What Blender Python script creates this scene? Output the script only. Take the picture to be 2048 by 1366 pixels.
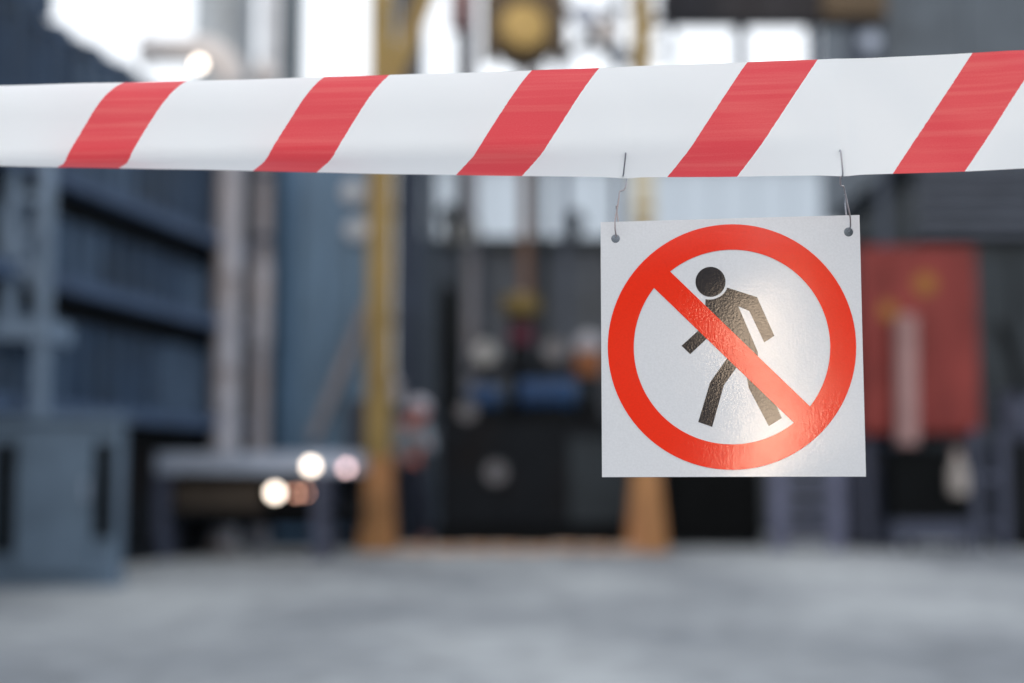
import bpy, bmesh, math, random
import numpy as np
from mathutils import Vector, Matrix, geometry

for o in list(bpy.data.objects):
    bpy.data.objects.remove(o, do_unlink=True)
sc = bpy.context.scene
C = sc.collection
R = math.radians
rnd = random.Random(7)

# ------------------------------------------------------------------ camera
CAM_Z, TILT, LENS = 0.75, R(5.46), 50.0
cam_d = bpy.data.cameras.new('camera')
cam = bpy.data.objects.new('camera', cam_d)
C.objects.link(cam)
cam.location = (0, 0, CAM_Z)
cam.rotation_euler = (R(90) + TILT, 0, 0)
cam_d.lens = LENS
cam_d.sensor_width = 36.0
cam_d.clip_start, cam_d.clip_end = 0.05, 2000
cam_d.dof.use_dof = True
cam_d.dof.focus_distance = 1.10
cam_d.dof.aperture_fstop = 2.3
sc.camera = cam

# ------------------------------------------------------------------ sky, sun, exposure
SUN_EL, SUN_X = R(14.5), -0.09
w = bpy.data.worlds.new('World')
sc.world = w
w.use_nodes = True
nt = w.node_tree
for n in list(nt.nodes):
    nt.nodes.remove(n)
wo = nt.nodes.new('ShaderNodeOutputWorld')
bg = nt.nodes.new('ShaderNodeBackground')
sky = nt.nodes.new('ShaderNodeTexSky')
sky.sky_type = 'NISHITA'
sky.sun_disc = False
sky.sun_elevation = SUN_EL
sky.sun_rotation = R(180) - SUN_X
sky.air_density, sky.dust_density, sky.ozone_density = 1.0, 4.0, 1.0
hs = nt.nodes.new('ShaderNodeHueSaturation')
hs.inputs['Saturation'].default_value = 0.45
nt.links.new(sky.outputs[0], hs.inputs['Color'])
cl = nt.nodes.new('ShaderNodeMix'); cl.data_type = 'RGBA'      # even cloud layer over the clear sky
cl.inputs['Factor'].default_value = 0.80
cl.inputs['B'].default_value = (7.8, 8.15, 8.6, 1)
nt.links.new(hs.outputs[0], cl.inputs['A'])
nt.links.new(cl.outputs['Result'], bg.inputs['Color'])
bg.inputs['Strength'].default_value = 0.15
nt.links.new(bg.outputs[0], wo.inputs['Surface'])

sun_d = bpy.data.lights.new('sun', 'SUN')
sun = bpy.data.objects.new('sun', sun_d)
C.objects.link(sun)
sun_d.energy, sun_d.angle, sun_d.color = 0.65, R(13), (1.0, 0.73, 0.48)
sd = Vector((SUN_X, -1, math.tan(SUN_EL))).normalized()
sun.rotation_euler = sd.to_track_quat('Z', 'Y').to_euler()
sun.location = (0, -5, 8)

sc.view_settings.view_transform = 'Standard'
sc.view_settings.look = 'None'
sc.view_settings.exposure = 0.50
sc.view_settings.gamma = 1.0
sc.view_settings.use_curve_mapping = False
sc.cycles.use_denoising = True

# ------------------------------------------------------------------ helpers
F = LENS / 36.0 * 2048
def ray(px, py):
    a, b = (px - 1024) / F, (683 - py) / F
    ct, st = math.cos(TILT), math.sin(TILT)
    return Vector((a, ct - b * st, st + b * ct))
CAMP = Vector((0, 0, CAM_Z))
def at(px, py, Y):
    d = ray(px, py)
    return CAMP + d * (Y / d.y)
def proj(p):
    v = Vector(p) - CAMP
    ct, st = math.cos(TILT), math.sin(TILT)
    dep = v.y * ct + v.z * st
    return 1024 + F * v.x / dep, 683 - F * (-v.y * st + v.z * ct) / dep
def PX(px, Y, py=955): return at(px, py, Y).x
def PZ(py, Y): return at(1024, py, Y).z

ROOT = {}
def tag(o, label=None, cat=None, group=None, kind=None):
    if label: o['label'] = label
    if cat: o['category'] = cat
    if group: o['group'] = group
    if kind: o['kind'] = kind
    return o
def thing(name, loc, label, cat, group=None):
    o = bpy.data.objects.new(name, None)
    o.empty_display_size = 0.1
    C.objects.link(o)
    o.location = loc
    ROOT[o.name] = Vector(loc)
    return tag(o, label, cat, group)
def copy_tree(o, loc=None, parent=None):
    c = o.copy()
    C.objects.link(c)
    if parent is not None:
        c.parent = parent
    if loc is not None:
        c.location = loc
        ROOT[c.name] = Vector(loc)
    for ch in list(o.children):
        copy_tree(ch, None, c)
    return c

class MB:
    def __init__(s): s.v, s.f = [], []
    def add(s, vs, fs):
        n = len(s.v)
        s.v += [Vector(p) for p in vs]
        s.f += [tuple(i + n for i in f) for f in fs]
        return s
    def box(s, x0, x1, y0, y1, z0, z1):
        return s.add([(x0,y0,z0),(x1,y0,z0),(x1,y1,z0),(x0,y1,z0),(x0,y0,z1),(x1,y0,z1),(x1,y1,z1),(x0,y1,z1)],
                     [(0,3,2,1),(4,5,6,7),(0,1,5,4),(1,2,6,5),(2,3,7,6),(3,0,4,7)])
    def bar(s, p, q, wx, wy, up=(0,1,0)):
        p, q = Vector(p), Vector(q)
        d = (q - p).normalized()
        b = Vector(up)
        if abs(d.dot(b)) > .95: b = Vector((1,0,0))
        a = d.cross(b).normalized(); b = a.cross(d).normalized()
        vs = []
        for c in (p, q):
            for i, j in ((-1,-1),(1,-1),(1,1),(-1,1)):
                vs.append(c + a*wx/2*i + b*wy/2*j)
        return s.add(vs, [(0,1,2,3),(7,6,5,4),(0,4,5,1),(1,5,6,2),(2,6,7,3),(3,7,4,0)])
    def tube(s, pts, r, n=12, cap=True):
        pts = [Vector(p) for p in pts]
        rs = r if isinstance(r, (list, tuple)) else [r] * len(pts)
        vs, fs = [], []
        t0 = (pts[1] - pts[0]).normalized()
        a = t0.cross(Vector((0,1,0)) if abs(t0.y) < .9 else Vector((1,0,0))).normalized()
        for i, p in enumerate(pts):
            t = ((pts[min(i+1, len(pts)-1)] - pts[max(i-1, 0)])).normalized()
            a = (a - t * a.dot(t)).normalized()
            b = t.cross(a)
            for k in range(n):
                an = 2*math.pi*k/n
                vs.append(p + (a*math.cos(an) + b*math.sin(an)) * rs[i])
        for i in range(len(pts)-1):
            for k in range(n):
                k2 = (k+1) % n
                fs.append((i*n+k, i*n+k2, (i+1)*n+k2, (i+1)*n+k))
        if cap:
            fs.append(tuple(range(n-1, -1, -1)))
            fs.append(tuple((len(pts)-1)*n + k for k in range(n)))
        return s.add(vs, fs)
    def lathe(s, c, prof, axis='z', n=20):
        """prof: list of (radius, height) along axis from c"""
        c = Vector(c)
        vs, fs = [], []
        for r, h in prof:
            for k in range(n):
                an = 2*math.pi*k/n
                u, v = r*math.cos(an), r*math.sin(an)
                vs.append(c + (Vector((u,v,h)) if axis == 'z' else Vector((u,-h,v)) if axis == 'y' else Vector((h,u,v))))
        for i in range(len(prof)-1):
            for k in range(n):
                k2 = (k+1) % n
                fs.append((i*n+k, i*n+k2, (i+1)*n+k2, (i+1)*n+k))
        fs.append(tuple(range(n-1, -1, -1)))
        fs.append(tuple((len(prof)-1)*n + k for k in range(n)))
        return s.add(vs, fs)
    def sphere(s, c, r, sx=1, sy=1, sz=1, n=16, m=10):
        c = Vector(c)
        vs = [c + Vector((0,0,-r*sz))]
        for i in range(1, m):
            th = -math.pi/2 + math.pi*i/m
            for k in range(n):
                an = 2*math.pi*k/n
                vs.append(c + Vector((r*sx*math.cos(th)*math.cos(an), r*sy*math.cos(th)*math.sin(an), r*sz*math.sin(th))))
        vs.append(c + Vector((0,0,r*sz)))
        fs = [(0, 1+(k+1) % n, 1+k) for k in range(n)]
        for i in range(m-2):
            for k in range(n):
                k2 = (k+1) % n
                fs.append((1+i*n+k, 1+i*n+k2, 1+(i+1)*n+k2, 1+(i+1)*n+k))
        L = len(vs)-1
        fs += [(L, 1+(m-2)*n+k, 1+(m-2)*n+(k+1) % n) for k in range(n)]
        return s.add(vs, fs)
    def build(s, name, mat, parent=None, bevel=0.0, smooth=True, loc=None):
        off = Vector((0,0,0))
        if parent is not None:
            p = parent
            while p.parent: p = p.parent
            off = ROOT[p.name]
        elif loc is not None:
            off = Vector(loc)
        me = bpy.data.meshes.new(name)
        me.from_pydata([tuple(v - off) for v in s.v], [], s.f)
        me.update()
        bm = bmesh.new(); bm.from_mesh(me)
        bmesh.ops.recalc_face_normals(bm, faces=bm.faces)
        bm.to_mesh(me); bm.free()
        if mat: me.materials.append(mat)
        if smooth:
            me.polygons.foreach_set('use_smooth', [True]*len(me.polygons))
            me.set_sharp_from_angle(angle=R(35))
        o = bpy.data.objects.new(name, me)
        C.objects.link(o)
        if parent is not None: o.parent = parent
        elif loc is not None:
            o.location = loc; ROOT[o.name] = Vector(loc)
        else: ROOT[o.name] = Vector((0,0,0))
        if bevel:
            b = o.modifiers.new('bevel', 'BEVEL'); b.width = bevel; b.segments = 2; b.limit_method = 'ANGLE'
        return o

def lin(c):
    return tuple(((x/255)/12.92 if x/255 <= .04045 else ((x/255+.055)/1.055)**2.4) for x in c)

def mat(name, col, rough=.6, metal=0.0, var=.25, scale=3.0, bump=.15, spec=.2, stretch=(1,1,1), dirt=None, dirt_amt=.0, emit=None, es=0):
    m = bpy.data.materials.new(name)
    m.use_nodes = True
    t = m.node_tree; N = t.nodes; L = t.links
    b = N['Principled BSDF']
    b.inputs['Roughness'].default_value = rough
    b.inputs['Metallic'].default_value = metal
    b.inputs['Specular IOR Level'].default_value = spec
    tc = N.new('ShaderNodeTexCoord'); mp = N.new('ShaderNodeMapping')
    mp.inputs['Scale'].default_value = stretch
    L.new(tc.outputs['Object'], mp.inputs['Vector'])
    n1 = N.new('ShaderNodeTexNoise'); n1.inputs['Scale'].default_value = scale; n1.inputs['Detail'].default_value = 8
    n1.inputs['Roughness'].default_value = .62
    L.new(mp.outputs[0], n1.inputs['Vector'])
    rmp = N.new('ShaderNodeMapRange')
    rmp.inputs['From Min'].default_value, rmp.inputs['From Max'].default_value = .3, .7
    rmp.inputs['To Min'].default_value, rmp.inputs['To Max'].default_value = 1-var, 1+var
    L.new(n1.outputs['Fac'], rmp.inputs['Value'])
    mx = N.new('ShaderNodeMix'); mx.data_type = 'RGBA'; mx.blend_type = 'MULTIPLY'
    mx.inputs['Factor'].default_value = 1
    mx.inputs['A'].default_value = (*col, 1)
    L.new(rmp.outputs[0], mx.inputs['B'])
    out = mx.outputs['Result']
    if dirt:
        n2 = N.new('ShaderNodeTexNoise'); n2.inputs['Scale'].default_value = scale*.45; n2.inputs['Detail'].default_value = 6
        L.new(mp.outputs[0], n2.inputs['Vector'])
        cr = N.new('ShaderNodeMapRange')
        cr.inputs['From Min'].default_value, cr.inputs['From Max'].default_value = .5, .66
        cr.inputs['To Max'].default_value = dirt_amt
        L.new(n2.outputs['Fac'], cr.inputs['Value'])
        m2 = N.new('ShaderNodeMix'); m2.data_type = 'RGBA'
        m2.inputs['B'].default_value = (*dirt, 1)
        L.new(cr.outputs[0], m2.inputs['Factor']); L.new(out, m2.inputs['A'])
        out = m2.outputs['Result']
    L.new(out, b.inputs['Base Color'])
    if bump:
        bp = N.new('ShaderNodeBump'); bp.inputs['Strength'].default_value = bump; bp.inputs['Distance'].default_value = .01
        n3 = N.new('ShaderNodeTexNoise'); n3.inputs['Scale'].default_value = scale*9; n3.inputs['Detail'].default_value = 4
        L.new(mp.outputs[0], n3.inputs['Vector'])
        L.new(n3.outputs['Fac'], bp.inputs['Height']); L.new(bp.outputs[0], b.inputs['Normal'])
    if emit:
        b.inputs['Emission Color'].default_value = (*emit, 1)
        b.inputs['Emission Strength'].default_value = es
    return m

M = {}
M['clad_blue'] = mat('navy cladding', (.030,.055,.098), .5, spec=.2, dirt=(.03,.04,.05), dirt_amt=.5)
M['ledge_blue'] = mat('ledge steel', (.05,.08,.14), .5)
M['pale_blue_steel'] = mat('pale blue steel paint', (.15,.21,.29), .5)
M['cabinet_blue'] = mat('blue grey cabinet paint', (.092,.135,.19), .5, dirt=(.09,.13,.17), dirt_amt=.4)
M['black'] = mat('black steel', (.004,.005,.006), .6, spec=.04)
M['near_black'] = mat('soot dark metal', (.009,.011,.014), .65, spec=.04, dirt=(.010,.007,.006), dirt_amt=.6)
M['lagging'] = mat('white pipe lagging', (.52,.50,.50), .5, var=.06)
M['crate'] = mat('dark crate wood', (.035,.028,.022), .7, spec=.2)
M['teal_dark'] = mat('dark teal paint', (.018,.04,.06), .6)
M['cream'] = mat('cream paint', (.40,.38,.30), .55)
M['clad_light'] = mat('faded navy cladding', (.055,.09,.145), .5, dirt=(.03,.05,.08), dirt_amt=.4)  # paler navy, set on some bays of the shed wall
M['dark_screen'] = mat('dark teal screen', (.016,.026,.038), .6, spec=.05)
M['ladder_grey'] = mat('ladder steel', (.085,.095,.15), .5)
M['galv'] = mat('galvanised steel', (.26,.31,.40), .45, metal=.3)
M['pipe_pale'] = mat('pale pipe coat', (.29,.30,.345), .45, dirt=(.30,.25,.23), dirt_amt=.5)
M['pipe_dull'] = mat('dull pipe coat', (.21,.21,.24), .5, dirt=(.2,.16,.14), dirt_amt=.5)
M['column_grey'] = mat('grey column paint', (.30,.34,.38), .55)
M['column_light'] = mat('light column paint', (.42,.46,.52), .55)
M['column_dark'] = mat('dark column paint', (.035,.05,.08), .55)
M['tower_blue'] = mat('steel blue cladding', (.09,.165,.265), .5, dirt=(.06,.11,.16), dirt_amt=.6, stretch=(1,1,.25))
M['ochre'] = mat('ochre gantry paint', (.205,.148,.05), .5, dirt=(.2,.13,.06), dirt_amt=.5)
M['orange_base'] = mat('orange primer', (.29,.145,.06), .6, dirt=(.3,.13,.06), dirt_amt=.5)
M['hoist_gold'] = mat('gold hoist paint', (.36,.25,.085), .4)
M['hoist_dark'] = mat('dark hoist steel', (.07,.05,.03), .5)
M['wall_grey'] = mat('grey rendered wall', (.08,.095,.12), .8, dirt=(.06,.07,.08), dirt_amt=.5)
M['coping'] = mat('dark coping', (.022,.03,.038), .7)
M['hall_white'] = mat('pale hall cladding', (.35,.42,.50), .6, var=.05)
M['brown'] = mat('brown pipe paint', (.16,.10,.075), .6)
M['blue_cover'] = mat('blue motor paint', (.012,.042,.115), .45)
M['yellow_dull'] = mat('dull yellow paint', (.13,.095,.03), .5)
M['maroon'] = mat('maroon paint', (.07,.015,.03), .5)
M['gauge_white'] = mat('gauge dial white', (.26,.27,.28), .5, var=.05)
M['gauge_grey'] = mat('gauge dial grey', (.13,.13,.145), .5, var=.1)
M['orange_motor'] = mat('orange motor paint', (.20,.08,.035), .5)
M['red_paint'] = mat('red cabinet paint', (.145,.021,.020), .5, dirt=(.22,.04,.035), dirt_amt=.5)
M['yellow_mark'] = mat('yellow sticker', (.20,.085,.018), .5)
M['rose_pipe'] = mat('faded rose pipe', (.27,.17,.17), .5)
M['grey_panel'] = mat('grey panel', (.07,.09,.115), .6)
M['grey_rib'] = mat('louvre steel', (.06,.075,.105), .5)
M['frame_grey'] = mat('blue grey frame steel', (.05,.06,.095), .5)
M['roof_dark'] = mat('dark canopy steel', (.022,.022,.027), .7)
M['bottle'] = mat('milky plastic', (.28,.26,.25), .4)
M['terracotta'] = mat('terracotta kerb', (.36,.23,.16), .85, dirt=(.5,.42,.36), dirt_amt=.5, scale=5)
M['skin'] = mat('skin', (.40,.13,.10), .5, var=.1)
M['shirt'] = mat('pale grey shirt', (.17,.20,.24), .85, var=.15)
M['trousers'] = mat('dark navy trousers', (.010,.013,.024), .85)
M['hat'] = mat('white hard hat', (.36,.36,.42), .35, var=.05)
M['shoe'] = mat('black boot', (.012,.012,.012), .5)
M['glove'] = mat('grey work glove', (.09,.09,.10), .8)
M['jeans'] = mat('blue knee patch', (.07,.10,.17), .85)
M['lamp_warm'] = mat('lit warm lamp', (.9,.85,.8), .4, var=0, bump=0, emit=(1,.84,.70), es=6.5)
M['lamp_rose'] = mat('lit rose lamp', (.8,.6,.6), .4, var=0, bump=0, emit=(1,.68,.68), es=4.2)
M['lamp_amber'] = mat('lit amber lamp', (.8,.5,.4), .4, var=0, bump=0, emit=(1,.50,.36), es=4.5)

# concrete ground
def ground_mat():
    m = bpy.data.materials.new('worn concrete'); m.use_nodes = True
    t = m.node_tree; N = t.nodes; L = t.links; b = N['Principled BSDF']
    tc = N.new('ShaderNodeTexCoord')
    def noise(s, d, st=(1,1,1)):
        mp = N.new('ShaderNodeMapping'); mp.inputs['Scale'].default_value = st
        L.new(tc.outputs['Object'], mp.inputs['Vector'])
        n = N.new('ShaderNodeTexNoise'); n.inputs['Scale'].default_value = s; n.inputs['Detail'].default_value = d
        L.new(mp.outputs[0], n.inputs['Vector']); return n
    a = noise(.55, 5, (1,.5,1)); c = noise(5, 8); e = noise(90, 4)
    r = N.new('ShaderNodeValToRGB')
    r.color_ramp.elements[0].position = .37; r.color_ramp.elements[0].color = (.15,.165,.185,1)
    r.color_ramp.elements[1].position = .66; r.color_ramp.elements[1].color = (.345,.365,.38,1)
    L.new(a.outputs['Fac'], r.inputs[0])
    mr = N.new('ShaderNodeMapRange'); mr.inputs['From Min'].default_value=.3; mr.inputs['From Max'].default_value=.7
    mr.inputs['To Min'].default_value=.78; mr.inputs['To Max'].default_value=1.18
    L.new(c.outputs['Fac'], mr.inputs['Value'])
    mx = N.new('ShaderNodeMix'); mx.data_type='RGBA'; mx.blend_type='MULTIPLY'; mx.inputs['Factor'].default_value=1
    L.new(r.outputs[0], mx.inputs['A']); L.new(mr.outputs[0], mx.inputs['B'])
    L.new(mx.outputs['Result'], b.inputs['Base Color'])
    b.inputs['Roughness'].default_value=.8
    bp = N.new('ShaderNodeBump'); bp.inputs['Strength'].default_value=.3; bp.inputs['Distance'].default_value=.01
    L.new(e.outputs['Fac'], bp.inputs['Height']); L.new(bp.outputs[0], b.inputs['Normal'])
    return m

# ------------------------------------------------------------------ ground
g = MB()
g.add([(-400,-200,0),(400,-200,0),(400,700,0),(-400,700,0)], [(0,1,2,3)])
tag(g.build('ground', ground_mat()), kind='structure')

# ------------------------------------------------------------------ unseen buildings added behind the photographer to shape the sign's glare
def rear_block(x0, x1, y, h, lab):
    t = thing('brick_building', ((x0+x1)/2, y, 0), lab, 'building')
    MB().box(x0, x1, y-2.5, y-.02, 0, h).build('wall', M['wall_grey'], t)
    MB().box(x0-.1, x1+.1, y-2.6, y+.1, h+.002, h+.25).build('roof', M['coping'], t)
    n = int((x1-x0)/1.6)
    for i in range(n):
        for j in range(int(h/3)):
            a = x0+.4+i*1.6
            MB().box(a, a+.9, y-.018, y+.02, 1+j*3, 2.6+j*3).build('window', M['near_black'], t)
rear_block(-11.0, -2.8, -20, 10.3, 'taller grey building behind the photographer')
rear_block(-1.2, 9.0, -20.5, 9.6, 'grey workshop building behind the photographer')
def sun_blocker():
    t = thing('link_bridge', (-2.0, -20.6, 8.3), 'covered steel bridge linking the two buildings behind the photographer', 'bridge')  # unseen slab added over the gap to block sun in the sign's glare
    MB().box(-2.68, -1.32, -21.4, -20.4, 8.25, 8.4).build('deck', M['coping'], t)
    MB().box(-2.68, -1.32, -20.46, -20.402, 8.404, 9.3).build('side_panel', M['wall_grey'], t)
    MB().box(-2.68, -1.32, -21.5, -20.3, 9.304, 9.42).build('roof', M['coping'], t)
sun_blocker()
rear_block(-2.9, -0.5, -30, 7.6, 'low grey annex between two buildings behind the photographer')

# ------------------------------------------------------------------ kerb of terracotta blocks in front of the machine
kerb = bpy.data.objects.new('kerb', None); C.objects.link(kerb); kerb['kind'] = 'structure'
kerb.location = (0, 14.3, 0); ROOT[kerb.name] = Vector(kerb.location)
x = PX(800, 14.3); xe = PX(1236, 14.3); first = None
while x < xe:
    L_ = .30
    if first is None:
        first = MB().box(x, x+L_-.02, 14.3, 14.5, 0, .075).build('kerb_block', M['terracotta'], kerb, bevel=.012)
        x00 = x
    else:
        c = first.copy(); C.objects.link(c); c.parent = kerb
        c.location = (x-x00, rnd.uniform(-.02,.02), rnd.uniform(-.012,.012)); c.rotation_euler = (0,0,rnd.uniform(-.02,.02))
    x += L_

# ------------------------------------------------------------------ corrugated shed on the left
def shed():
    P0 = Vector((-4.55, 7.0, 0)); dirv = Vector((.205, 1, 0)).normalized(); nrm = Vector((dirv.y, -dirv.x, 0))
    t = thing('corrugated_shed', P0, 'dark blue corrugated shed with horizontal ledges receding behind the blue grey cabinet', 'shed')
    levels = [.12, 1.22, 2.20, 3.02, 4.30]
    bay = .56; nb = 14
    per = .28
    def pt(s, d, z): return P0 + dirv*s + nrm*d + Vector((0,0,z))
    # one corrugated panel per bay and storey
    for j in range(4):
        z0, z1 = levels[j]+.10, levels[j+1]-.06
        for i in range(nb):
            s0 = i*bay + .02
            mb = MB(); prof = []
            n = 2
            for k in range(n):
                a = s0 + (bay-.04)*k/n; p = (bay-.04)/n
                prof += [(a, 0), (a+p*.35, 0), (a+p*.5, .09), (a+p*.85, .09)]
            prof.append((s0+bay-.04, 0))
            vs, fs = [], []
            for (s, d) in prof: vs += [pt(s, d, z0), pt(s, d, z1)]
            for k in range(len(prof)-1): fs.append((2*k, 2*k+2, 2*k+3, 2*k+1))
            mb.add(vs, fs).build('wall_panel', M['near_black' if j == 0 else 'clad_light' if (i*7+j*3) % 5 in (0, 2) else 'clad_blue'], t, smooth=False)  # lowest storey coloured near black for the shade of an open recess
    Lw = nb*bay
    def slab(s0, s1, d0, d1, z0, z1, name, m):
        vs = [pt(s, d, z) for z in (z0, z1) for (s, d) in ((s0,d0),(s1,d0),(s1,d1),(s0,d1))]
        return MB().add(vs, [(0,3,2,1),(4,5,6,7),(0,1,5,4),(1,2,6,5),(2,3,7,6),(3,0,4,7)]).build(name, m, t)
    slab(-.05, Lw+.05, -.9, -.03, 0, 4.2, 'backing_wall', M['near_black'])
    slab(-.05, Lw+.05, -.028, .10, 0, .20, 'plinth', M['near_black'])
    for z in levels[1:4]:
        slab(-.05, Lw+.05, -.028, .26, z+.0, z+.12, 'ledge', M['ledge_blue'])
        slab(-.05, Lw+.05, -.026, .10, z-.19, z-.004, 'ledge_bracket', M['black'])  # black strip stands in for the shade under each ledge
    for i in range(int(Lw/.28)):
        slab(i*.28+.02, i*.28+.24, -.10, .07, 4.26, 4.36+.03*(i % 2), 'roof_edge', M['clad_blue'])
    # taller upper wall at the near end
    s1 = 3.62
    for k in range(8):
        slab(k*.52, k*.52+.50, -.5, .045+.02*(k % 2), 4.40, 6.4, 'upper_panel', M['clad_blue'])
shed()

# ------------------------------------------------------------------ pale scaffold frame
def scaffold():
    Y = 10.3
    x0, x1 = PX(20, Y, 600), PX(88, Y, 600)
    t = thing('scaffold_frame', ((x0+x1)/2, Y, 0), 'pale blue steel frame with diagonal braces standing beside the corrugated shed', 'scaffold')
    zt = PZ(345, Y)+.5; zb = PZ(660, Y)
    for x, z0 in ((x0, zb+.08), (x1, 0)):
        MB().box(x-.045, x+.045, Y-.045, Y+.045, z0, zt).build('post', M['pale_blue_steel'], t)
    MB().box(x0-.2, x1+.06, Y-.06, Y+.5, zb-.07, zb+.075).build('deck_beam', M['pale_blue_steel'], t)
    for z in (PZ(395, Y), PZ(540, Y), zt-.05):
        MB().box(x0, x1, Y-.03, Y+.03, z-.03, z+.03).build('rail', M['pale_blue_steel'], t)
    MB().bar((x0, Y-.02, PZ(440, Y)), (x1, Y-.02, PZ(610, Y)), .06, .03).build('brace', M['pale_blue_steel'], t)
    MB().bar((x0-.15, Y+.02, PZ(400, Y)), (x0+.02, Y+.02, PZ(640, Y)), .05, .03).build('brace', M['pale_blue_steel'], t)
    MB().bar((x1, Y+.02, PZ(400, Y)), (x0, Y+.02, PZ(530, Y)), .05, .03).build('brace', M['pale_blue_steel'], t)
scaffold()

# ------------------------------------------------------------------ blue grey cabinet
def cabinet():
    Y = 9.9
    x0, x1 = PX(-60, Y), PX(232, Y); zt = PZ(838, Y)
    t = thing('equipment_cabinet', ((x0+x1)/2, Y, 0), 'blue grey steel cabinet with dark recesses at both sides of its door', 'cabinet')
    MB().box(x0, x1, Y+.02, Y+.25, .05, zt-.03).build('body', M['cabinet_blue'], t, bevel=.01)
    MB().box(x0-.03, x1+.03, Y-.03, Y+.28, zt-.03, zt+.03).build('top_plate', M['cabinet_blue'], t, bevel=.008)
    MB().box(x0-.02, x1+.02, Y-.02, Y+.27, 0, .05).build('base_rail', M['cabinet_blue'], t)
    MB().box(PX(42, Y), PX(186, Y), Y-.02, Y+.018, .08, zt-.06).build('door', M['cabinet_blue'], t, bevel=.006)
    for a, b, ya, yb in ((190, 226, 886, 1075), (-10, 28, 886, 1105)):
        f = MB().box(PX(a, Y), PX(b, Y), Y+.0, Y+.018, PZ(yb, Y), PZ(ya, Y)).build('vent', M['black'], t)
        for k in range(6):
            z = PZ(yb, Y) + (PZ(ya, Y)-PZ(yb, Y))*(k+.5)/6
            MB().box(PX(a, Y)+.01, PX(b, Y)-.01, Y-.012, Y-.002, z-.012, z+.012).build('vent_slat', M['near_black'], f)
    MB().box(PX(172, Y), PX(178, Y), Y-.05, Y-.022, PZ(1000, Y), PZ(960, Y)).build('handle', M['galv'], t)
cabinet()

# ------------------------------------------------------------------ steel bench with added glint balls and boxes
def bench():
    Y = 13.0
    x0, x1 = PX(222, Y), PX(718, Y); z0, z1 = PZ(946, Y), PZ(905, Y)
    t = thing('steel_bench', ((x0+x1)/2, Y, 0), 'long low steel bench with pale top running in front of the two pipes', 'bench')
    MB().box(x0, x1, Y, Y+.7, z0, z1).build('top_beam', M['galv'], t, bevel=.01)
    for px in (320, 640):
        MB().box(PX(px, Y)-.07, PX(px, Y)+.07, Y+.03, Y+.6, 0, z0-.002).build('leg', M['frame_grey'], t)
    MB().box(x0+.05, x1-.02, Y+.05, Y+.6, .40, .45).build('shelf', M['near_black'], t)
    MB().box(x0+.05, x1-.02, Y+.62, Y+.66, .28, z0-.003).build('back_panel', M['near_black'], t)
    bx = MB().box(PX(345, Y), PX(520, Y), Y+.08, Y+.5, .452, PZ(965, Y)).build('tool_crate', M['crate'], loc=(PX(430, Y), Y+.3, .452), bevel=.01)
    tag(bx, 'dark brown crate lying on the lower shelf of the steel bench', 'crate')
    b2 = MB().box(PX(232, Y), PX(285, Y), Y+.06, Y+.4, .452, PZ(962, Y)).build('grey_box', M['pipe_dull'], loc=(PX(258, Y), Y+.2, .452), bevel=.01)
    tag(b2, 'small pale grey box at the end of the bench shelf beside the cabinet', 'box')
    # added glowing balls imitate bright glints off metal
    spots = [(622, 932, 'lamp_warm', .045, 'bright warm white lamp on the edge of the bench top', Y-.06),
             (693, 936, 'lamp_rose', .034, 'dim rose lamp at the end of the bench top beside the ochre post', Y-.06),
             (550, 985, 'lamp_warm', .047, 'bright warm white lamp below the bench top', Y-.06),
             (592, 986, 'lamp_amber', .022, 'amber lamp right beside the bright lamp below the bench top', Y-.06),
             (612, 986, 'lamp_amber', .016, 'smallest amber lamp below the bench top', Y-.06)]
    for px, py, mm, r, lab, yy in spots:
        p = at(px, py, yy)
        l = thing('lamp', p, lab, 'lamp', 'lit lamps on the steel bench')
        MB().sphere(p, r, n=12, m=8).build('bulb', M[mm], l)
        MB().lathe(p + Vector((0, .055, 0)), [(r*.9, 0), (r*1.2, .02), (r*1.15, .028)], 'y', 12).build('socket', M['black'], l)
bench()

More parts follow.
